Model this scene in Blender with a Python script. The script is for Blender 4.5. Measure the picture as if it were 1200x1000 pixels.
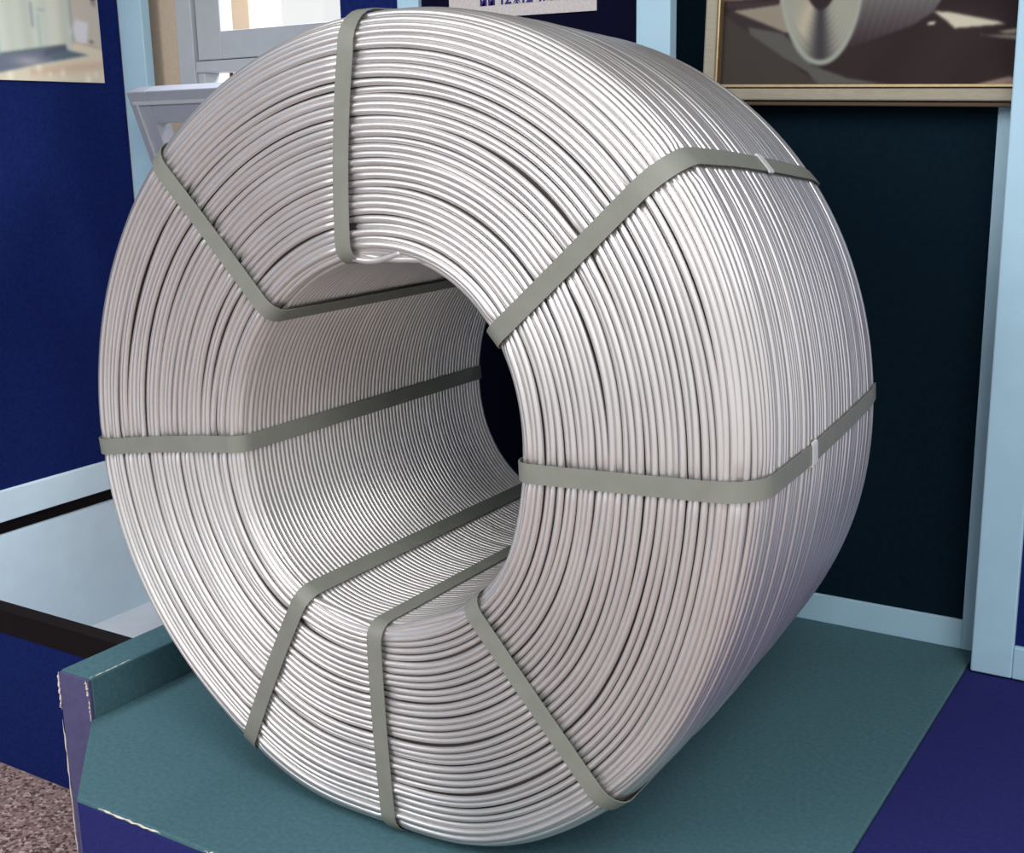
import bpy, math, random
import numpy as np
from mathutils import Matrix, Vector

for o in list(bpy.data.objects):
    bpy.data.objects.remove(o)
scene = bpy.context.scene
COL = scene.collection
random.seed(7)
RNG = np.random.default_rng(11)

# ------------------------------------------------------------------ camera
# world: X to the right along the coil's face, Y along the coil's axis, Z up, deck top at z = 0
CAM_Z = 1.0476
right = Vector((0.846951, 0.531323, -0.019248))
up = Vector((-0.106828, 0.205531, 0.972803))
fwd = Vector((-0.520828, 0.821860, -0.230835))
cam_data = bpy.data.cameras.new('camera')
cam_data.sensor_width = 36.0
cam_data.sensor_fit = 'HORIZONTAL'
cam_data.lens = 36.0 * 1436.0 / 1200.0
cam_data.clip_start = 0.02
cam = bpy.data.objects.new('camera', cam_data)
m = Matrix((right, up, -fwd)).transposed().to_4x4()
m.translation = Vector((0, 0, CAM_Z))
cam.matrix_world = m
COL.objects.link(cam)
scene.camera = cam

# ------------------------------------------------------------------ world, lights, exposure
world = bpy.data.worlds.new('overcast_sky')
scene.world = world
world.use_nodes = True
bg = world.node_tree.nodes['Background']
bg.inputs['Color'].default_value = (0.985, 0.99, 1.0, 1)
bg.inputs['Strength'].default_value = 0.88

def area_light(name, loc, target, sx, sy, power, color=(1, 1, 1)):
    l = bpy.data.lights.new(name, 'AREA')
    l.shape = 'RECTANGLE'
    l.size, l.size_y, l.energy, l.color = sx, sy, power, color
    o = bpy.data.objects.new(name, l)
    d = Vector(target) - Vector(loc)
    o.rotation_euler = d.to_track_quat('-Z', 'Y').to_euler()
    o.location = loc
    COL.objects.link(o)
    return o
# tall windows of the hall behind and to the left of the photographer
area_light('hall_window_light', (-2.7, -2.4, 2.8), (-1.1, 1.4, 0.5), 2.6, 2.0, 112, (1.0, 0.985, 0.975))
area_light('ceiling_light', (1.3, -0.6, 3.3), (-1.3, 1.6, 0.3), 1.6, 1.6, 80, (1.0, 0.99, 0.98))

# daylight falling in through the window at the back left
area_light('daylight', (-2.45, 3.95, 2.7), (-3.05, 2.1, -0.4), 1.3, 1.0, 190, (0.93, 0.97, 1.0))

scene.view_settings.view_transform = 'Standard'
scene.view_settings.look = 'None'
scene.view_settings.gamma = 1.0
scene.view_settings.use_curve_mapping = False
scene.view_settings.exposure = 0.18

# ------------------------------------------------------------------ helpers
def lin(c):
    return tuple(((v / 255.0) / 12.92 if v / 255.0 <= 0.04045 else ((v / 255.0 + 0.055) / 1.055) ** 2.4) for v in c)

def material(name, srgb, rough=0.6, metal=0.0, var=0.0, scale=40.0, bump=0.0, bump_scale=None, spec=0.5, stretch=None):
    mt = bpy.data.materials.new(name)
    mt.use_nodes = True
    nt = mt.node_tree
    b = nt.nodes['Principled BSDF']
    c = lin(srgb)
    b.inputs['Base Color'].default_value = (*c, 1)
    b.inputs['Roughness'].default_value = rough
    b.inputs['Metallic'].default_value = metal
    b.inputs['Specular IOR Level'].default_value = spec
    if var > 0 or bump > 0:
        tc = nt.nodes.new('ShaderNodeTexCoord')
        mp = nt.nodes.new('ShaderNodeMapping')
        if stretch:
            mp.inputs['Scale'].default_value = stretch
        nt.links.new(tc.outputs['Object'], mp.inputs['Vector'])
    if var > 0:
        n = nt.nodes.new('ShaderNodeTexNoise')
        n.inputs['Scale'].default_value = scale
        n.inputs['Detail'].default_value = 5
        nt.links.new(mp.outputs['Vector'], n.inputs['Vector'])
        r = nt.nodes.new('ShaderNodeValToRGB')
        r.color_ramp.elements[0].position = 0.3
        r.color_ramp.elements[1].position = 0.7
        r.color_ramp.elements[0].color = (*[v * (1 - var) for v in c], 1)
        r.color_ramp.elements[1].color = (*[min(1, v * (1 + var)) for v in c], 1)
        nt.links.new(n.outputs['Fac'], r.inputs['Fac'])
        nt.links.new(r.outputs['Color'], b.inputs['Base Color'])
    if bump > 0:
        n2 = nt.nodes.new('ShaderNodeTexNoise')
        n2.inputs['Scale'].default_value = bump_scale or scale * 8
        n2.inputs['Detail'].default_value = 3
        nt.links.new(mp.outputs['Vector'], n2.inputs['Vector'])
        bp = nt.nodes.new('ShaderNodeBump')
        bp.inputs['Strength'].default_value = bump
        bp.inputs['Distance'].default_value = 0.003
        nt.links.new(n2.outputs['Fac'], bp.inputs['Height'])
        nt.links.new(bp.outputs['Normal'], b.inputs['Normal'])
    return mt

M = {}
M['aluminium'] = material('aluminium_rod', (209, 207, 206), rough=0.38, metal=0.8, var=0.05, scale=9, bump=0.0)
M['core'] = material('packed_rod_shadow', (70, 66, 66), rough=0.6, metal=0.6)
M['strap'] = material('strap_grey', (120, 123, 115), rough=0.5, var=0.06, scale=30, spec=0.4)
M['clip'] = material('strap_seal', (225, 226, 226), rough=0.4, metal=0.3)
M['green'] = material('green_carpet', (74, 108, 117), rough=0.95, var=0.12, scale=120, bump=0.5, bump_scale=700, spec=0.1)
M['navy'] = material('navy_felt', (19, 34, 92), rough=0.95, var=0.18, scale=90, bump=0.3, bump_scale=600, spec=0.1)
M['navy_carpet'] = material('navy_carpet', (40, 43, 102), rough=0.95, var=0.12, scale=120, bump=0.4, bump_scale=600, spec=0.1)
M['navy_dark'] = material('dark_navy_felt', (8, 8, 34), rough=0.95, var=0.15, scale=90, spec=0.1)
M['teal_dark'] = material('blackish_teal_felt', (7, 26, 38), rough=0.95, var=0.15, scale=90, spec=0.1)
M['slate'] = material('slate_fabric', (78, 76, 112), rough=0.8, var=0.12, scale=60, spec=0.2)
M['pale_blue'] = material('pale_blue_paint', (168, 204, 224), rough=0.55, var=0.03, scale=14, bump=0.08, bump_scale=200)
M['pale_ledge'] = material('pale_ledge_paint', (236, 242, 250), rough=0.5, var=0.03, scale=14)
M['pale_wall'] = material('pale_wall_paint', (214, 236, 250), rough=0.55, var=0.03, scale=14)
M['black'] = material('black_trim', (20, 12, 14), rough=0.8, var=0.2, scale=40, spec=0.15)
M['beige'] = material('beige_plaster', (190, 172, 152), rough=0.9, var=0.06, scale=80, bump=0.2)
M['window_grey'] = material('window_frame_grey', (176, 182, 188), rough=0.45, var=0.03, scale=20)
M['sash_grey'] = material('sash_grey', (150, 154, 166), rough=0.4, var=0.03, scale=20)
M['gold'] = material('gilt_edge', (168, 148, 112), rough=0.35, metal=0.7, var=0.1, scale=60)
M['frame_wood'] = material('frame_champagne', (146, 140, 124), rough=0.45, metal=0.2, var=0.1, scale=50, stretch=(1, 8, 8))
M['frame_back'] = material('frame_brown', (70, 52, 34), rough=0.6)
M['paper'] = material('sign_paper', (196, 190, 190), rough=0.8, var=0.12, scale=160)
M['ink'] = material('navy_ink', (34, 24, 110), rough=0.7)
M['frayed'] = material('frayed_fibre', (214, 206, 196), rough=0.9, var=0.1, scale=200)
M['masonry'] = material('far_masonry', (206, 186, 164), rough=0.9, var=0.06, scale=3)
M['plain_white'] = material('ceiling_white', (225, 225, 220), rough=0.9, var=0.02, scale=10)
M['gap_shade'] = material('dark_gap_shade', (26, 22, 30), rough=0.6)

def granite():
    mt = bpy.data.materials.new('speckled_granite')
    mt.use_nodes = True
    nt = mt.node_tree
    b = nt.nodes['Principled BSDF']
    tc = nt.nodes.new('ShaderNodeTexCoord')
    v = nt.nodes.new('ShaderNodeTexVoronoi')
    v.inputs['Scale'].default_value = 125
    nt.links.new(tc.outputs['Object'], v.inputs['Vector'])
    sep = nt.nodes.new('ShaderNodeSeparateColor')
    nt.links.new(v.outputs['Color'], sep.inputs['Color'])
    r = nt.nodes.new('ShaderNodeValToRGB')
    cols = [(0.0, (78, 58, 56)), (0.25, (132, 108, 102)), (0.5, (186, 156, 148)), (0.75, (150, 126, 118)), (1.0, (224, 204, 194))]
    e = r.color_ramp.elements
    e[0].position, e[1].position = 0.0, 1.0
    e[0].color, e[1].color = (*lin(cols[0][1]), 1), (*lin(cols[-1][1]), 1)
    for p_, c_ in cols[1:-1]:
        x = e.new(p_)
        x.color = (*lin(c_), 1)
    nt.links.new(sep.outputs['Red'], r.inputs['Fac'])
    nt.links.new(r.outputs['Color'], b.inputs['Base Color'])
    b.inputs['Roughness'].default_value = 0.6
    return mt
M['granite'] = granite()

def glass():
    mt = bpy.data.materials.new('window_glass')
    mt.use_nodes = True
    nt = mt.node_tree
    b = nt.nodes['Principled BSDF']
    nt.nodes.remove(b)
    t = nt.nodes.new('ShaderNodeBsdfTransparent')
    g = nt.nodes.new('ShaderNodeBsdfGlossy')
    g.inputs['Roughness'].default_value = 0.02
    mx = nt.nodes.new('ShaderNodeMixShader')
    mx.inputs[0].default_value = 0.06
    nt.links.new(t.outputs[0], mx.inputs[1])
    nt.links.new(g.outputs[0], mx.inputs[2])
    nt.links.new(mx.outputs[0], nt.nodes['Material Output'].inputs['Surface'])
    return mt
M['glass'] = glass()

def print_material(name, rough):
    mt = bpy.data.materials.new(name)
    mt.use_nodes = True
    nt = mt.node_tree
    a = nt.nodes.new('ShaderNodeAttribute')
    a.attribute_name = 'ink'
    nt.links.new(a.outputs['Color'], nt.nodes['Principled BSDF'].inputs['Base Color'])
    nt.nodes['Principled BSDF'].inputs['Roughness'].default_value = rough
    nt.nodes['Principled BSDF'].inputs['Specular IOR Level'].default_value = 0.15
    return mt
M['print'] = print_material('photo_print', 0.6)

def props(o, label=None, cat=None, group=None, kind=None):
    if label: o['label'] = label
    if cat: o['category'] = cat
    if group: o['group'] = group
    if kind: o['kind'] = kind
    return o

def empty(name, loc, rot=(0, 0, 0)):
    o = bpy.data.objects.new(name, None)
    o.empty_display_size = 0.05
    o.location = loc
    o.rotation_euler = rot
    COL.objects.link(o)
    return o

def mesh_obj(name, verts, faces, mat, parent=None, smooth=False, bevel=0.0, origin=None):
    """one mesh object; verts are in the parent's space"""
    vs = np.asarray(verts, float)
    org = np.array(origin, float) if origin is not None else np.zeros(3)
    me = bpy.data.meshes.new(name)
    me.from_pydata((vs - org).tolist(), [], [tuple(int(i) for i in f) for f in faces])
    me.materials.append(M[mat])
    if smooth:
        me.polygons.foreach_set('use_smooth', [True] * len(me.polygons))
    me.update()
    o = bpy.data.objects.new(name, me)
    o.location = org
    COL.objects.link(o)
    if parent is not None:
        o.parent = parent
    if bevel > 0:
        b = o.modifiers.new('edge', 'BEVEL')
        b.width = bevel
        b.segments = 2
        b.limit_method = 'ANGLE'
    return o

BF = [(0, 3, 2, 1), (4, 5, 6, 7), (0, 1, 5, 4), (1, 2, 6, 5), (2, 3, 7, 6), (3, 0, 4, 7)]
def box(name, x0, x1, y0, y1, z0, z1, mat, parent=None, bevel=0.002, loc=(0, 0, 0)):
    """box with world extents; loc is the parent's location"""
    c = np.array([(x0 + x1) / 2, (y0 + y1) / 2, (z0 + z1) / 2]) - np.array(loc)
    hx, hy, hz = (x1 - x0) / 2, (y1 - y0) / 2, (z1 - z0) / 2
    v = np.array([(-hx, -hy, -hz), (hx, -hy, -hz), (hx, hy, -hz), (-hx, hy, -hz), (-hx, -hy, hz), (hx, -hy, hz), (hx, hy, hz), (-hx, hy, hz)])
    return mesh_obj(name, v + c, BF, mat, parent, bevel=bevel, origin=c)

def prism(name, pts, z0, z1, mat, parent=None, bevel=0.002, loc=(0, 0, 0)):
    """vertical prism over a ccw outline in x, y"""
    n = len(pts)
    l = np.array(loc)
    v = [np.array((x, y, z0)) - l for x, y in pts] + [np.array((x, y, z1)) - l for x, y in pts]
    f = [tuple(range(n - 1, -1, -1)), tuple(range(n, 2 * n))] + [(i, (i + 1) % n, n + (i + 1) % n, n + i) for i in range(n)]
    return mesh_obj(name, v, f, mat, parent, bevel=bevel)

def tube(name, pts, rad, mat, parent=None, sides=8, closed=False):
    """smooth tube along a polyline"""
    P = np.asarray(pts, float)
    n = len(P)
    T = np.gradient(P, axis=0)
    T /= np.linalg.norm(T, axis=1)[:, None] + 1e-12
    ref = np.array([0.13, 0.31, 0.94])
    U = np.cross(T, ref); U /= np.linalg.norm(U, axis=1)[:, None] + 1e-12
    W = np.cross(T, U)
    psi = np.linspace(0, 2 * np.pi, sides, endpoint=False)
    R_ = np.asarray(rad) * np.ones(n)
    V = P[:, None, :] + R_[:, None, None] * (np.cos(psi)[None, :, None] * U[:, None, :] + np.sin(psi)[None, :, None] * W[:, None, :])
    F = []
    for i in range(n - 1):
        for j in range(sides):
            k = (j + 1) % sides
            F.append((i * sides + j, i * sides + k, (i + 1) * sides + k, (i + 1) * sides + j))
    F.append(tuple(range(sides - 1, -1, -1)))
    F.append(tuple((n - 1) * sides + j for j in range(sides)))
    return mesh_obj(name, V.reshape(-1, 3), F, mat, parent, smooth=True)

# ------------------------------------------------------------------ setting
FLOOR_Z = -0.60
XL = -3.27           # face of the left wall
YW = 2.92            # face of the window wall
YP = 2.376           # front of the partition posts
TOP = 2.6

fl = box('floor', -5.0, 3.0, -3.0, 4.2, FLOOR_Z - 0.1, FLOOR_Z, 'granite', bevel=0)
props(fl, 'speckled pinkish granite floor', kind='structure')

cl = box('ceiling', -3.4, 2.0, 0.7, 3.1, TOP, TOP + 0.1, 'plain_white', bevel=0)
props(cl, 'plain white ceiling', kind='structure')

# left wall: navy felt above, pale sill rail, dark slot, pale panel below
wl = empty('wall_left', (XL, 0.5, FLOOR_Z))
props(wl, 'left wall with navy felt above and pale blue panelling below', kind='structure')
L_ = (XL, 0.5, FLOOR_Z)
box('backing', XL - 0.12, XL - 0.03, -2.5, 2.84, FLOOR_Z, TOP, 'navy_dark', wl, 0, L_)
box('felt_panel', XL - 0.03, XL, -2.5, 2.84, 0.018, TOP, 'navy', wl, 0.001, L_)
box('sill_rail', XL - 0.03, XL + 0.012, -2.5, 2.86, -0.08, 0.018, 'pale_wall', wl, 0.004, L_)
box('slot', XL - 0.028, XL - 0.018, -2.5, 2.84, -0.125, -0.08, 'black', wl, 0, L_)
box('lower_panel', XL - 0.03, XL, -2.5, 2.84, FLOOR_Z, -0.125, 'pale_wall', wl, 0.001, L_)
box('corner_post', XL, XL + 0.108, 2.84, 2.875, FLOOR_Z, TOP, 'pale_blue', wl, 0.003, L_)
lg = box('trim_1', XL, -1.9, 1.89, 2.84, FLOOR_Z, -0.526, 'pale_ledge', None, 0.003)
props(lg, 'pale painted ledge at the foot of the left wall', kind='structure')

# window wall
wb = empty('wall_back', (-2.0, YW, FLOOR_Z))
props(wb, 'beige plastered window wall', kind='structure')
B_ = (-2.0, YW, FLOOR_Z)
WX0, WX1, WZ0, WZ1 = -3.082, -1.7, 0.50, 2.1
box('plaster', XL - 0.12, WX0, YW, YW + 0.2, FLOOR_Z, TOP, 'beige', wb, 0, B_)
box('plaster', WX1, 2.0, YW, YW + 0.2, FLOOR_Z, TOP, 'beige', wb, 0, B_)
box('plaster', WX0, WX1, YW, YW + 0.2, FLOOR_Z, WZ0, 'beige', wb, 0, B_)
box('plaster', WX0, WX1, YW, YW + 0.2, WZ1, TOP, 'beige', wb, 0, B_)
w1 = empty('window_1', ((WX0 + WX1) / 2, YW, WZ0))
W_ = tuple(w1.location)
props(w1, 'grey framed window with the lower sash tilted open into the room', kind='structure')
box('jamb', WX0, -3.013, YW - 0.012, YW + 0.08, WZ0, WZ1, 'window_grey', w1, 0.003, W_)
box('jamb', WX1 - 0.07, WX1, YW - 0.012, YW + 0.08, WZ0, WZ1, 'window_grey', w1, 0.003, W_)
box('head', -3.013, WX1 - 0.07, YW - 0.012, YW + 0.08, WZ1 - 0.07, WZ1, 'window_grey', w1, 0.003, W_)
box('sill', -3.013, WX1 - 0.07, YW - 0.03, YW + 0.08, WZ0, WZ0 + 0.06, 'window_grey', w1, 0.003, W_)
up_ = box('upper_sash_stile', -3.010, -2.905, YW + 0.004, YW + 0.06, 1.30, WZ1 - 0.07, 'window_grey', w1, 0.003, W_)
box('upper_sash_stile', WX1 - 0.175, WX1 - 0.07, YW + 0.004, YW + 0.06, 1.30, WZ1 - 0.07, 'window_grey', w1, 0.003, W_)
box('upper_sash_rail', -2.905, WX1 - 0.175, YW + 0.004, YW + 0.06, 1.30, 1.385, 'window_grey', w1, 0.003, W_)
box('upper_sash_rail', -2.905, WX1 - 0.175, YW + 0.004, YW + 0.06, WZ1 - 0.14, WZ1 - 0.07, 'window_grey', w1, 0.003, W_)
box('glass_pane', -2.905, WX1 - 0.175, YW + 0.03, YW + 0.034, 1.385, WZ1 - 0.14, 'glass', w1, 0, W_)
box('transom', -3.013, WX1 - 0.07, YW - 0.008, YW + 0.07, 1.262, 1.297, 'window_grey', w1, 0.003, W_)
box('lower_stile', -3.013, -2.985, YW, YW + 0.07, WZ0 + 0.06, 1.262, 'window_grey', w1, 0.003, W_)
# the hopper sash, hinged at the bottom and leaning into the room
SX0, SX1 = -3.05, -1.78
hz, hy = 0.58, YW - 0.015
tilt = math.atan2(hy - 2.679, 1.208 - hz)
SL = math.hypot(hy - 2.679, 1.208 - hz)
hs = empty('hopper_sash', (SX0 - W_[0], hy - W_[1], hz - W_[2]), (tilt, 0, 0))
hs.parent = w1
hs['label'] = 'grey window sash tilted open into the room'
def sash_box(name, x0, x1, z0, z1, y0, y1, mat, bevel=0.003):
    return box(name, x0, x1, y0, y1, z0, z1, mat, hs, bevel)
SWd = SX1 - SX0
sash_box('stile', 0, 0.085, 0, SL, -0.028, 0.028, 'sash_grey')
sash_box('stile', SWd - 0.085, SWd, 0, SL, -0.028, 0.028, 'sash_grey')
sash_box('rail', 0.085, SWd - 0.085, SL - 0.10, SL, -0.028, 0.028, 'sash_grey')
sash_box('rail', 0.085, SWd - 0.085, 0, 0.09, -0.028, 0.028, 'sash_grey')
sash_box('bead', 0.018, SWd - 0.018, SL - 0.04, SL - 0.03, -0.034, -0.026, 'window_grey', 0.001)
sash_box('bead', 0.03, 0.04, 0.02, SL - 0.04, -0.034, -0.026, 'window_grey', 0.001)
sash_box('glass_pane', 0.085, SWd - 0.085, 0.09, SL - 0.10, -0.003, 0.003, 'glass', 0)

# column outside the window
fb = empty('outside_column', (-3.86, 4.1, FLOOR_Z))
props(fb, 'beige plastered column outside the window with a dark strip for the shadow gap beside it', 'column')
F_ = tuple(fb.location)
box('shaft', -3.92, -3.80, 4.0, 4.2, FLOOR_Z, 3.2, 'masonry', fb, 0.004, F_)
tube('gap_shade_strip', [(-3.945 - F_[0], 4.03 - F_[1], z - FLOOR_Z) for z in np.linspace(FLOOR_Z, 3.2, 8)], 0.016, 'gap_shade', fb, sides=10)  # near-black strip standing in for the shadow gap along the column edge
box('base', -3.97, -3.77, 3.97, 4.23, FLOOR_Z, FLOOR_Z + 0.12, 'masonry', fb, 0.006, F_)

# low barrier at the left
lb = empty('low_barrier', (-2.9, 1.85, FLOOR_Z))
props(lb, 'low navy barrier panel with a black top rail standing on the granite floor', 'barrier')
K_ = tuple(lb.location)
box('front_panel', -4.0, -1.9, 1.83, 1.87, FLOOR_Z, -0.20, 'navy', lb, 0.002, K_)
box('top_rail', -4.0, -1.9, 1.825, 1.875, -0.20, -0.135, 'black', lb, 0.004, K_)

# ------------------------------------------------------------------ the platform
CHAM = [(-1.594, 1.153), (-0.455, 1.153), (-0.455, 2.56), (-1.80, 2.56), (-1.80, 1.352)]
pf = empty('display_platform', (-1.1, 1.8, FLOOR_Z))
props(pf, 'green carpeted display platform with navy sides under the coil', 'platform')
D_ = tuple(pf.location)
prism('carriage', [(-1.58, 1.17), (-0.46, 1.17), (-0.46, 2.55), (-1.795, 2.55), (-1.795, 1.38)], FLOOR_Z, -0.01, 'navy_dark', pf, 0, D_)
prism('carpet_top', CHAM, -0.010, 0.0, 'green', pf, 0.003, D_)
box('front_panel', -1.594, -0.455, 1.153, 1.168, FLOOR_Z, -0.0105, 'navy_carpet', pf, 0.002, D_)
prism('corner_panel', [(-1.80, 1.352), (-1.594, 1.1535), (-1.5905, 1.166), (-1.7965, 1.366)], FLOOR_Z, -0.0105, 'navy_carpet', pf, 0.0, D_)
kb = empty('edge_kerb', (-1.843, 1.85, FLOOR_Z))
props(kb, 'raised green carpeted kerb board with frayed end along the left of the platform', 'kerb')
G_ = tuple(kb.location)
eb = box('kerb_top', -1.886, -1.8005, 1.360, 2.372, -0.010, 0.08, 'green', kb, 0.004, G_)
box('side_panel', -1.886, -1.8005, 1.362, 2.372, FLOOR_Z, -0.0105, 'navy', kb, 0.002, G_)
ep = box('end_panel', -1.885, -1.801, 1.354, 1.3615, FLOOR_Z, 0.077, 'slate', kb, 0.001, G_)
ep['label'] = 'slate coloured end panel with frayed edges'
def fray(pts, rad, root=None):
    root = root or pf
    P = np.array(pts, float)
    # resample with jitter
    n = 26
    t = np.linspace(0, 1, n)
    seg = np.linspace(0, 1, len(P))
    Q = np.stack([np.interp(t, seg, P[:, i]) for i in range(3)], 1)
    Q += RNG.normal(0, rad * 0.35, Q.shape)
    r = rad * (0.35 + 0.65 * np.abs(np.sin(t * 17 + RNG.uniform(0, 6)))) * np.minimum(1, 8 * np.minimum(t, 1 - t) + 0.1)
    o = tube('frayed_edge', Q - np.array(tuple(root.location)), r, 'frayed', root, sides=5)
    return o
fray([(-1.545, 1.153, -0.004), (-1.395, 1.152, -0.004)], 0.0022)
fray([(-1.30, 1.152, -0.004), (-1.17, 1.152, -0.004)], 0.0024)
fray([(-1.885, 1.353, 0.078), (-1.887, 1.353, 0.0)], 0.0024, kb)
fray([(-1.887, 1.353, -0.02), (-1.886, 1.353, -0.32)], 0.0017, kb)
fray([(-1.806, 1.353, 0.077), (-1.804, 1.353, 0.045)], 0.0024, kb)
fray([(-1.804, 1.354, 0.04), (-1.804, 1.354, -0.006)], 0.0014, kb)
fray([(-1.804, 1.36, 0.0795), (-1.804, 1.46, 0.0795)], 0.0012, kb)

bp_ = empty('blue_platform', (0.3, 1.7, FLOOR_Z))
props(bp_, 'navy blue carpeted platform to the right of the green platform', 'platform')
E_ = tuple(bp_.location)
box('carriage', -0.452, 1.2, 1.17, 2.55, FLOOR_Z, -0.02, 'navy_dark', bp_, 0, E_)
box('carpet_top', -0.4545, 1.2, 1.153, 2.56, -0.02, -0.004, 'navy_carpet', bp_, 0.003, E_)

# ------------------------------------------------------------------ partition behind the coil
pt = empty('display_partition', (-0.9, 2.42, 0))
props(pt, 'pale blue framed partition with dark felt panels behind the coil', 'partition')
P_ = tuple(pt.location)
PT = 2.2
def post(x0, x1, z0=0.0, y1=YP + 0.033):
    return box('post', x0, x1, YP, y1, z0, PT, 'pale_blue', pt, 0.003, P_)
post(-1.797, -1.736)
post(-1.185, -1.108)
post(-0.444, -0.367)
box('felt_panel', -1.975, -1.797, YP + 0.012, YP + 0.03, 0.0, PT, 'navy', pt, 0.001, P_)
box('felt_panel', -1.736, -1.185, YP + 0.012, YP + 0.03, 0.0, PT, 'navy_dark', pt, 0.001, P_)
dp = box('felt_panel', -1.20, -0.44, 2.482, 2.50, 0.0, PT, 'teal_dark', pt, 0.001, P_)
dp['label'] = 'blackish teal recessed panel'
box('base_rail', -1.20, -0.484, 2.473, 2.482, 0.0, 0.063, 'pale_blue', pt, 0.002, P_)
box('side_rail', -0.484, -0.44, 2.473, 2.482, 0.0, PT, 'pale_blue', pt, 0.002, P_)
box('felt_panel', -0.367, 0.9, YP + 0.012, YP + 0.03, 0.06, PT, 'navy', pt, 0.001, P_)
box('base_rail', -0.367, 0.9, YP, YP + 0.033, 0.0, 0.066, 'pale_blue', pt, 0.003, P_)

# ------------------------------------------------------------------ prints
def inside(poly, x, y):
    c = np.zeros(x.shape, bool)
    n = len(poly)
    for i in range(n):
        x0, y0 = poly[i]; x1, y1 = poly[(i + 1) % n]
        k = ((y0 > y) != (y1 > y)) & (x < (x1 - x0) * (y - y0) / ((y1 - y0) + 1e-12) + x0)
        c ^= k
    return c
def blend(c, mask, col):
    mk = np.asarray(mask, float)[..., None]
    return c * (1 - mk) + np.array(col, float) * mk
def soft(d, w):
    return np.clip(d / w + 0.5, 0, 1)
def print_plane(name, u, v, org, ud, vd, func, parent, blur=9):
    """flat grid; u, v sample positions in picture units, org + u*ud + v*vd the places; func gives the printed colour"""
    UU, VV = np.meshgrid(u, v, indexing='ij')
    pts = np.array(org)[None, None] + UU[..., None] * np.array(ud) + VV[..., None] * np.array(vd)
    nu, nv = len(u), len(v)
    idx = np.arange(nu * nv).reshape(nu, nv)
    F = np.stack([idx[:-1, :-1], idx[1:, :-1], idx[1:, 1:], idx[:-1, 1:]], -1).reshape(-1, 4)
    o = mesh_obj(name, pts.reshape(-1, 3), F, 'print', parent)
    rgb = func(UU, VV)
    for _ in range(blur):
        q = np.pad(rgb, ((1, 1), (1, 1), (0, 0)), mode='edge')
        rgb = (q[:-2, 1:-1] + q[2:, 1:-1] + q[1:-1, :-2] + q[1:-1, 2:] + 2 * q[1:-1, 1:-1]) / 6
    s = np.clip(rgb / 255.0, 0, 1)
    s = np.where(s <= 0.04045, s / 12.92, ((s + 0.055) / 1.055) ** 2.4)
    at = o.data.color_attributes.new('ink', 'FLOAT_COLOR', 'POINT')
    at.data.foreach_set('color', np.concatenate([s.reshape(-1, 3), np.ones((nu * nv, 1))], 1).ravel())
    return o

def paint_coil(x, y):
    c = np.zeros(x.shape + (3,)) + np.array((42, 31, 33))
    c += (np.sin(x * 0.02 + y * 0.013) * 3)[..., None]
    c = blend(c, soft(60 - np.abs(y + 40 - (x - 880) * 0.25), 60) * (x > 860), (36, 20, 28))
    c = blend(c, inside([(40, 40), (160, 112), (460, 312), (40, 320)], x, y), (60, 54, 51))
    c = blend(c, inside([(40, 40), (110, 30), (170, 60), (300, 120), (300, 210), (165, 118)], x, y), (50, 42, 43))
    c = blend(c, inside([(90, 34), (275, 16), (290, -90), (420, -140), (420, 120), (305, 118), (250, 96)], x, y), (140, 130, 116))
    c = blend(c, inside([(40, 6), (270, 2), (270, 12), (120, 26), (40, 20)], x, y), (60, 46, 50))
    c = blend(c, inside([(40, -160), (290, -120), (280, -10), (40, -2)], x, y), (120, 108, 98))
    c = blend(c, inside([(155, 94), (300, 122), (420, 238), (560, 286), (720, 309), (450, 309), (400, 262), (300, 206), (168, 122)], x, y), (84, 83, 80))
    body = inside([(440, 238), (520, 190), (640, 150), (780, 105), (850, 62), (892, -10), (905, -120), (880, -260), (820, -350), (560, -420), (430, -400)], x, y)
    g = np.clip((y + 60) / 230.0, 0, 1)[..., None]
    bc = (1 - g) * np.array((118, 120, 118)) + g * np.array((52, 40, 46))
    bc = bc + (np.sin((x + 0.25 * y) * 0.24) * 4)[..., None]
    c = np.where(body[..., None], bc, c)
    ex, ey = (x - 432 - 0.06 * (y + 80)) / 160.0, (y + 88) / 322.0
    rr = np.sqrt(ex ** 2 + ey ** 2)
    th = np.arctan2(ex, ey)
    fc = np.array((150, 150, 138))[None, None] + (np.sin(rr * 95) * 16)[..., None] + np.zeros(x.shape + (3,))
    fc = blend(fc, np.exp(-(th / 0.34) ** 2), (58, 56, 60))
    fc = blend(fc, 0.7 * np.exp(-((th + 0.62) / 0.22) ** 2) * (rr < 0.8), (186, 172, 148))
    fc = blend(fc, rr < 0.4, (40, 32, 34))
    c = np.where((rr < 1)[..., None], fc, c)
    c = blend(c, soft(0.03 - np.abs(rr - 0.985), 0.03), (150, 158, 148))
    c = blend(c, inside([(850, 58), (905, 62), (1075, 98), (1100, 108), (930, 118), (900, 92)], x, y), (196, 190, 172))
    c = blend(c, inside([(835, 96), (862, 92), (858, 104), (832, 104)], x, y), (214, 208, 196))
    c = blend(c, inside([(1075, 132), (1200, 114), (1200, 132), (1110, 140)], x, y), (150, 146, 128))
    c = blend(c, inside([(1015, 142), (1110, 145), (1200, 140), (1200, 168)], x, y), (132, 124, 116))
    c = blend(c, inside([(995, 316), (1130, 282), (1200, 300), (1200, 316)], x, y), (150, 128, 118))
    return c

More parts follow.
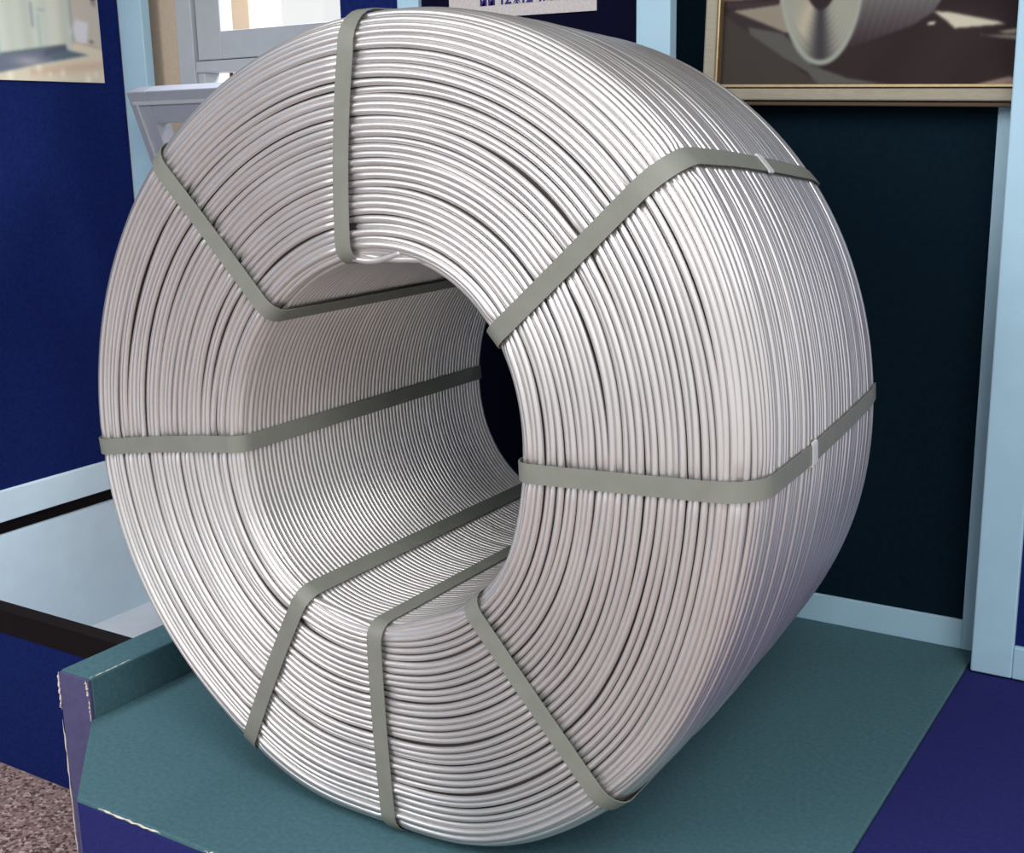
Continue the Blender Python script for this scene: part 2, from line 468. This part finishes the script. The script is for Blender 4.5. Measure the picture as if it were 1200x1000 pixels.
# framed picture, hung a little out of level
fp = empty('framed_picture', (-1.03, 2.430, 1.110), (0, math.radians(2.0), 0))
props(fp, 'framed dark photograph of a metal coil hung on the recessed panel', 'picture')
PW, PH = 0.600, 0.47          # picture opening
def frame_bar(name, x0, x1, z0, z1, y0, y1, mat, bevel=0.003):
    return box(name, x0, x1, y0, y1, z0, z1, mat, fp, bevel)
fw = 0.026
for nm, a in (('frame_side', (-fw, 0, -0.001, PH + fw + 0.03)), ('frame_side', (PW, PW + fw, -0.001, PH + fw + 0.03))):
    frame_bar(nm, a[0], a[1], a[2], a[3], -0.012, 0.03, 'frame_wood', 0.004)
frame_bar('frame_rail', 0, PW, 0.001, 0.024, -0.012, 0.03, 'frame_wood', 0.003)
frame_bar('frame_rail', 0, PW, PH + 0.03, PH + 0.03 + fw, -0.012, 0.03, 'frame_wood', 0.003)
frame_bar('gilt_lip', 0, 0.0045, 0.032, PH + 0.03, -0.007, 0.02, 'gold', 0.001)
frame_bar('gilt_lip', PW - 0.0045, PW, 0.032, PH + 0.03, -0.007, 0.02, 'gold', 0.001)
frame_bar('gilt_lip', 0, PW, 0.026, 0.032, -0.009, 0.02, 'gold', 0.001)
frame_bar('frame_foot', -fw, PW + fw, -0.009, -0.001, -0.006, 0.03, 'frame_brown' if 'frame_brown' in M else 'frame_back', 0.002)
frame_bar('back_board', -0.01, PW + 0.01, 0.0, PH + 0.035, 0.021, 0.028, 'frame_back', 0)
sc_ = PW / 1150.0
print_plane('picture_print', np.arange(45, 1196, 2.5), np.arange(310, -560, -2.5), (-45 * sc_, 0.012, 0.031 + 310 * sc_), (sc_, 0, 0), (0, 0, -sc_), paint_coil, fp)

def paint_room(x, y):
    c = np.zeros(x.shape + (3,)) + np.array((206, 212, 200))
    c = c + (np.sin(x * 0.035) * 4 + np.sin(x * 0.013 + 1) * 5)[..., None]
    c = blend(c, x < 22, (170, 196, 186))
    c = blend(c, np.exp(-((x - 630) / 60.0) ** 2) * 0.7, (226, 226, 212))
    c = blend(c, soft(14 - np.abs(x - 438), 12) * (y > 200) * 0.8, (168, 196, 184))
    c = blend(c, soft(7 - np.abs(x - 376), 6) * (y > 90) * (y < 340), (112, 124, 140))
    c = blend(c, soft(5 - np.abs(y - 162), 5) * (x > 430) * (x < 520), (140, 146, 146))
    right_ = x > 795
    c = blend(c, right_, (204, 196, 184))
    c = blend(c, soft(9 - np.abs(x - 795), 8) * (y < 470), (150, 166, 168))
    plinth = inside([(-800, 760), (0, 640), (20, 622), (715, 498), (722, 552), (765, 566), (965, 598), (450, 706), (0, 815), (-800, 990)], x, y)
    floor_ = inside([(-800, 980), (0, 815), (450, 706), (965, 598), (765, 566), (820, 472), (1120, 530), (1120, 900), (-800, 1100)], x, y)
    c = blend(c, floor_, (226, 216, 194))
    c = blend(c, floor_ * np.exp(-(((y - 740) + 0.12 * (x - 800)) / 50.0) ** 2) * (x > 300) * 0.8, (214, 186, 160))
    for px, py, s in ((395, 740, 30), (650, 800, 22), (930, 860, 30), (1020, 800, 14), (90, 840, 34), (510, 820, 14)):
        c = blend(c, 0.85 * np.exp(-((x - px) / s) ** 2 - ((y - py) / (s * 1.9)) ** 2), (250, 248, 226))
    c = blend(c, plinth, (112, 120, 138))
    c = blend(c, plinth * inside([(715, 498), (722, 552), (470, 640), (470, 570)], x, y), (96, 100, 118))
    c = blend(c, plinth * inside([(722, 545), (965, 598), (560, 680), (540, 620)], x, y), (98, 116, 128))
    c = blend(c, plinth * 0.7 * np.exp(-((x - 300) / 160.0) ** 2 - ((y - 690) / 50.0) ** 2), (188, 186, 190))
    c = blend(c, plinth * soft(8 - np.abs(y - (628 - 0.178 * x)), 8), (60, 88, 84))
    c = blend(c, 0.95 * inside([(850, 225), (985, 260), (950, 480), (830, 470), (810, 300)], x, y), (226, 226, 234))
    c = blend(c, 0.6 * np.exp(-((x - 780) / 26.0) ** 2 - ((y - 360) / 60.0) ** 2), (226, 226, 234))
    c = blend(c, soft(5 - np.abs(y - (470 + (x - 820) * 0.2)), 5) * (x > 815), (196, 150, 136))
    c = blend(c, inside([(1035, -10), (1100, -10), (1090, 90), (1040, 70)], x, y), (160, 152, 146))
    c = blend(c, inside([(1035, -20), (1080, -20), (1075, 12), (1035, 10)], x, y), (30, 22, 28))
    c = blend(c, inside([(975, 448), (1030, 445), (1025, 466), (978, 466)], x, y), (110, 104, 104))
    return c

ph = empty('photo_poster', (XL + 0.006, 2.40, 1.236))
props(ph, 'pale photograph of an interior pinned to the navy left wall', 'poster')
H_ = tuple(ph.location)
box('poster_board', XL + 0.0005, XL + 0.005, 2.05, 2.758, 1.237, 1.80, 'paper', ph, 0, H_)
k1, k2 = 0.378 / 1115, 0.254 / 890
uu = np.arange(-800, 1116, 8.0)
print_plane('poster_print', uu, np.arange(888, -1080, -8.0), (0.0, 2.379 - H_[1], 1.2378 + 888 * k2 - H_[2]), (0, k1, 0), (0, 0, -k2), paint_room, ph)

# sign above the coil
sg = empty('sign_board', (-1.468, YP + 0.008, 1.3))
props(sg, 'grey paper sign with navy lettering on the dark partition panel', 'sign')
S_ = tuple(sg.location)
sgb = mesh_obj('sign_sheet', [(-0.188, 0, 0.004), (0.187, 0, 0.0), (0.187, 0, 0.29), (-0.188, 0, 0.294),
                              (-0.188, 0.003, 0.004), (0.187, 0.003, 0.0), (0.187, 0.003, 0.29), (-0.188, 0.003, 0.294)],
               [(0, 1, 2, 3), (5, 4, 7, 6), (4, 0, 3, 7), (1, 5, 6, 2), (4, 5, 1, 0), (3, 2, 6, 7)], 'paper', sg)
def letter(ch, x, z, h):
    cu = bpy.data.curves.new('letter', 'FONT')
    cu.body = ch
    cu.size = h * 1.4
    cu.extrude = 0.0004
    cu.offset = 0.0007
    tmp = bpy.data.objects.new('letter_curve', cu)
    COL.objects.link(tmp)
    bpy.context.view_layer.update()
    me = bpy.data.meshes.new_from_object(tmp.evaluated_get(bpy.context.evaluated_depsgraph_get()))
    bpy.data.objects.remove(tmp)
    me.materials.clear()
    me.materials.append(M['ink'])
    xs = [v.co.x for v in me.vertices]
    x0, x1 = min(xs), max(xs)
    for v in me.vertices:
        v.co = (v.co.x - x0, -v.co.z, v.co.y)
    o = bpy.data.objects.new('letter', me)
    o.location = (x, -0.0006, z)
    COL.objects.link(o)
    o.parent = sg
    return x1 - x0
lx = -0.104
for ch in 'ии 12х12 мм':
    if ch == ' ':
        lx += 0.012
        continue
    lx += letter(ch, lx, 0.0285, 0.026) + 0.0042

# ------------------------------------------------------------------ the coil
CX, CY, CZ = -1.0760, 1.3197, 0.6077
LEN = 0.672
RI0, RO0 = 0.261615, 0.600
FIN = [-0.00508434, 0.00607865, -0.00992396, 0.01178752, -0.00225552, -0.00289567, -0.00254029, -0.0014812]
FOUT = [-0.00970832, 0.01746631, -0.00887857, 0.00084991, -0.00286888, 0.00106155]
Q = [0.0007, -0.0046, -0.0132, -0.0225, 0.0156, -0.0485, -0.048, 0.0369]
RHO_I = 0.024
RHO_O = 0.060            # depth at which the barrel proper begins
def rho_o(a):
    return 0.040 + 0.018 * np.maximum(0.0, np.cos(a - 0.9)) ** 1.0
ROD = 0.00485
PITCH = 0.0097
def r_in(a):
    v = RI0 + 0 * a
    for k in range(4):
        v = v + FIN[2 * k] * np.cos((k + 1) * a) + FIN[2 * k + 1] * np.sin((k + 1) * a)
    return v
def r_out(a, t):
    v = RO0 + 0 * a
    for k in range(3):
        v = v + FOUT[2 * k] * np.cos((k + 2) * a) + FOUT[2 * k + 1] * np.sin((k + 2) * a)
    w = np.clip(t / 0.67, 0, 1)
    add = np.interp(t, [0.04, 0.2, 0.4, 0.6, 0.67], [0, Q[0], Q[1], Q[2], Q[3]])
    v = v + add + (Q[4] * np.cos(2 * a) + Q[5] * np.sin(2 * a) + Q[6] * np.cos(a) + Q[7] * np.sin(a)) * w
    # the underside rests on the deck along its whole length
    d = np.angle(np.exp(1j * (a - np.radians(268))))
    rest = (CZ - 0.0045) / np.maximum(0.3, -np.sin(a))
    b = np.exp(-(d / 0.30) ** 2)
    v = np.where(np.sin(a) < -0.5, v * (1 - b) + rest * b, v)
    v = np.where(np.sin(a) < -0.5, np.minimum(v, rest), v)
    return v
# profile of the winding: (segment, coordinate) -> radius, depth, outward normal (dr, dt)
def profile(seg, c, a):
    z = 0 * a
    ri = r_in(a)
    if seg == 'inner':                       # c = depth
        return ri + z, c + z, -1 + z, z
    if seg == 'arc_in':                      # c = 0..1 from bore to face
        f = c * math.pi / 2
        return ri + RHO_I - RHO_I * math.cos(f), RHO_I - RHO_I * math.sin(f) + z, -math.cos(f) + z, -math.sin(f) + z
    ro = r_out(a, RHO_O)
    rho = rho_o(a)
    if seg == 'face':
        r0, r1 = ri + RHO_I, ro - rho
        return r0 + (r1 - r0) * c, z, z, -1 + z
    if seg == 'arc_out':
        f = c * math.pi / 2
        return ro - rho + rho * math.sin(f), rho - rho * math.cos(f) + z, math.sin(f) + z, -math.cos(f) + z
    if seg == 'barrel':
        rho = rho_o(a)
        return r_out(a, c), np.where(c < 0.16, rho + (c - RHO_O) * (0.16 - rho) / (0.16 - RHO_O), c), 1 + z, z
    if seg == 'back':
        r0, r1 = ri, r_out(a, LEN)
        return r1 + (r0 - r1) * c, LEN + z, z, 1 + z

coil = empty('wire_coil', (CX, CY + LEN / 2, 0.0))
props(coil, 'large coil of pale aluminium rod bound with grey straps on the green platform', 'coil')
OFF = np.array(coil.location)
NS, ND = 288, 8
TH = np.linspace(0, 2 * np.pi, NS, endpoint=False)
PSI = np.linspace(0, 2 * np.pi, ND, endpoint=False)
ii, jj = np.meshgrid(np.arange(NS), np.arange(ND), indexing='ij')
RF = np.stack([ii * ND + jj, ((ii + 1) % NS) * ND + jj, ((ii + 1) % NS) * ND + (jj + 1) % ND, ii * ND + (jj + 1) % ND], -1).reshape(-1, 4)
def harmonic(amp, lo, hi):
    v = np.zeros(NS)
    for mth in range(lo, hi + 1):
        v += RNG.normal(0, 1) / math.sqrt(mth) * np.cos(mth * TH + RNG.uniform(0, 6.283))
    return amp * v
def ring(seg, c, tang, norm, rod):
    """one turn of rod; tang shifts it along the profile, norm pushes it out"""
    r, t, nr, nt = profile(seg, c, TH)
    r = r + (norm - rod) * nr + tang * (-nt)
    t = t + (norm - rod) * nt + tang * nr
    rr = r[:, None] + rod * np.cos(PSI)[None, :]
    tt = t[:, None] + rod * np.sin(PSI)[None, :]
    zlim = 0.0022
    x = CX + rr * np.cos(TH)[:, None]
    z = CZ + rr * np.sin(TH)[:, None]
    z = np.maximum(z, zlim)
    V = np.stack([x, CY + tt, z], -1).reshape(-1, 3) - OFF
    me = bpy.data.meshes.new('wire_turn')
    me.vertices.add(len(V)); me.vertices.foreach_set('co', V.ravel())
    me.loops.add(RF.size); me.loops.foreach_set('vertex_index', RF.ravel().astype(np.int32))
    me.polygons.add(len(RF)); me.polygons.foreach_set('loop_start', np.arange(0, RF.size, 4, dtype=np.int32))
    me.polygons.foreach_set('use_smooth', np.ones(len(RF), bool))
    me.update(calc_edges=True)
    me.materials.append(M['aluminium'])
    o = bpy.data.objects.new('wire_turn', me)
    COL.objects.link(o)
    o.parent = coil
    return o

turns = []
n_in = int((LEN - RHO_I) / PITCH)
for k in range(n_in):
    turns.append(('inner', LEN - (k + 0.5) * (LEN - RHO_I) / n_in))
for k in range(4):
    turns.append(('arc_in', (k + 0.5) / 4))
n_face = 27
for k in range(n_face):
    turns.append(('face', (k + 0.5) / n_face))
for k in range(9):
    turns.append(('arc_out', (k + 0.5) / 9))
n_bar = int((LEN - RHO_O) / PITCH)
for k in range(n_bar):
    turns.append(('barrel', RHO_O + (k + 0.5) * (LEN - RHO_O) / n_bar))
# angles of the eight straps at the bore and at the rim
A_IN = [1.66964227, 2.31241675, 3.19901307, 4.16817987, 4.68401484, 5.40735445, 0.03374556, 0.71753929]
A_OUT = [1.58593763, 2.32518107, 3.23632634, 4.21086658, 4.71753691, 5.41934437, 0.03860588, 0.72536165]
def dips(seg, c):
    """the straps press single turns a little inwards where they cross the face"""
    f = {'arc_in': 0.0, 'face': c, 'arc_out': 1.0}[seg]
    v = np.zeros(NS)
    for a0, a1 in zip(A_IN, A_OUT):
        a = a0 + (a1 - a0) * f
        rad = 0.28 + 0.30 * f
        d = np.angle(np.exp(1j * (TH - a))) * rad
        v -= min(0.006, abs(RNG.normal(0, 0.0028))) * np.exp(-np.abs(d / 0.019) ** 3)
    return v
gshift, left = np.zeros(NS), 0
for seg, c in turns:
    if left <= 0:
        gshift = harmonic({'inner': 0.0002, 'barrel': 0.0005}.get(seg, 0.0008), 2, 7)
        left = random.choice((1, 2, 2, 3, 4))
    left -= 1
    if seg == 'inner':
        ring(seg, c, harmonic(0.0001, 1, 3), harmonic(0.0002, 1, 3), 0.0049)
    elif seg == 'barrel':
        ring(seg, c, gshift + harmonic(0.0003, 1, 5), np.minimum(0.001, RNG.normal(-0.0006, 0.0006) + harmonic(0.0004, 1, 4)), 0.0055)
    else:
        ring(seg, c, gshift + harmonic(0.0005, 1, 6), np.minimum(0.0014, RNG.normal(-0.0012, 0.0012) + harmonic(0.0008, 2, 6)) + dips(seg, c), 0.0050)

# packed inside of the winding, coloured dark for the shade between the visible turns
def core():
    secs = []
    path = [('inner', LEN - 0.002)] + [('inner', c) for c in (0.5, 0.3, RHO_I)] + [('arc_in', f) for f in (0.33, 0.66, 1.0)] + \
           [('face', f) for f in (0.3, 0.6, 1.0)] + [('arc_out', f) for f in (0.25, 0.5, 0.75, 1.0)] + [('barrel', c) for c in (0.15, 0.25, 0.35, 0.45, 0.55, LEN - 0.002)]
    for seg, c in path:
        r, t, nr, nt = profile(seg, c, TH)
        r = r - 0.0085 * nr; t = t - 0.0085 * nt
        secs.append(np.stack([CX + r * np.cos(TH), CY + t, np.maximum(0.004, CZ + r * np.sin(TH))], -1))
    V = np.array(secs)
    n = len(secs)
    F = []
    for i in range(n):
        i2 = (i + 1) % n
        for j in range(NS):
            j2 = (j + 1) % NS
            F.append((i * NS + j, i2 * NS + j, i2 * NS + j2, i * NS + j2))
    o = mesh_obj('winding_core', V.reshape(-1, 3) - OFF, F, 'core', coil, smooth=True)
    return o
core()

# straps
def strap_path(ai, ao):
    pts, nor = [], []
    def add(seg, c, a):
        r, t, nr, nt = [float(v[0]) for v in profile(seg, c, np.array([a]))]
        r += 0.003 * nr; t += 0.003 * nt
        er = np.array([math.cos(a), 0, math.sin(a)])
        pts.append(np.array([CX, CY, CZ]) + r * er + t * np.array([0, 1.0, 0]))
        nor.append(nr * er + nt * np.array([0, 1.0, 0]))
    for c in np.linspace(LEN - 0.004, RHO_I, 12): add('inner', c, ai)
    for f in (0.2, 0.4, 0.6, 0.8): add('arc_in', f, ai)
    for f in np.linspace(0, 1, 14): add('face', f, ai + (ao - ai) * f)
    for f in (0.15, 0.3, 0.45, 0.6, 0.75, 0.9): add('arc_out', f, ao)
    for c in np.linspace(RHO_O, LEN - 0.004, 16): add('barrel', c, ao)
    for f in np.linspace(0.02, 0.98, 8): add('back', f, ao + (ai - ao) * f)
    return np.array(pts), np.array(nor)
def make_strap(ai, ao, w=0.0265):
    P, N = strap_path(ai, ao)
    n = len(P)
    T = np.roll(P, -1, 0) - np.roll(P, 1, 0)
    T /= np.linalg.norm(T, axis=1)[:, None]
    S = np.cross(T, N); S /= np.linalg.norm(S, axis=1)[:, None]
    th = 0.0007
    A, B = -S * w / 2 - N * th, S * w / 2 - N * th
    C_, D = S * w / 2 + N * th, -S * w / 2 + N * th
    V = np.stack([P + A, P + B, P + B, P + C_, P + C_, P + D, P + D, P + A], 1).reshape(-1, 3)
    V[:, 2] = np.maximum(V[:, 2], 0.0006)
    F = []
    for i in range(n):
        k = (i + 1) % n
        for j in (0, 2, 4, 6):
            F.append((i * 8 + j, i * 8 + j + 1, k * 8 + j + 1, k * 8 + j))
    o = mesh_obj('strap', V - OFF, F, 'strap', coil, smooth=True)
    return o, P, N, T, S
strap_info = [make_strap(a, b) for a, b in zip(A_IN, A_OUT)]
def clip(info, depth):
    o, P, N, T, S = info
    # nearest path point on the barrel at that depth
    cand = [i for i in range(36, 52)]
    i = min(cand, key=lambda q: abs(P[q][1] - CY - depth))
    t, nn, s = T[i], N[i], S[i]
    p0 = P[i]
    prof = [(-0.0165, -0.0005), (-0.0165, 0.0025), (-0.013, 0.0035), (0.013, 0.0035), (0.0165, 0.0025), (0.0165, -0.0005), (0.012, 0.0014), (-0.012, 0.0014)]
    V = []
    for e in (-0.011, 0.011):
        for a, b in prof:
            V.append(p0 + t * e + s * a + nn * b - OFF)
    k = len(prof)
    F = [tuple(range(k - 1, -1, -1)), tuple(range(k, 2 * k))] + [(q, (q + 1) % k, k + (q + 1) % k, k + q) for q in range(k)]
    c = mesh_obj('seal_clip', V, F, 'clip', o)
    c['label'] = 'silver crimp clip'
    return c
clip(strap_info[7], 0.33)
clip(strap_info[6], 0.22)

# loose wire ends at the rim of the bore
def rim_wire(a0, a1, r_off, t0, t1, bow, n=28):
    a = np.linspace(a0, a1, n)
    f = np.linspace(0, 1, n)
    r = r_in(a) + r_off + bow * np.sin(f * math.pi)
    t = t0 + (t1 - t0) * f
    P = np.stack([CX + r * np.cos(a), CY + t, CZ + r * np.sin(a)], -1) - OFF
    o = tube('loose_wire', P, ROD, 'aluminium', coil, sides=8)
    return o
R_ = math.radians
rim_wire(R_(98), R_(78), 0.012, 0.011, 0.011, -0.015)
rim_wire(R_(96), R_(70), 0.013, 0.016, 0.012, -0.013)
rim_wire(R_(267), R_(310), 0.013, 0.013, 0.013, -0.012)
rim_wire(R_(237), R_(270), 0.013, 0.013, 0.013, -0.011)
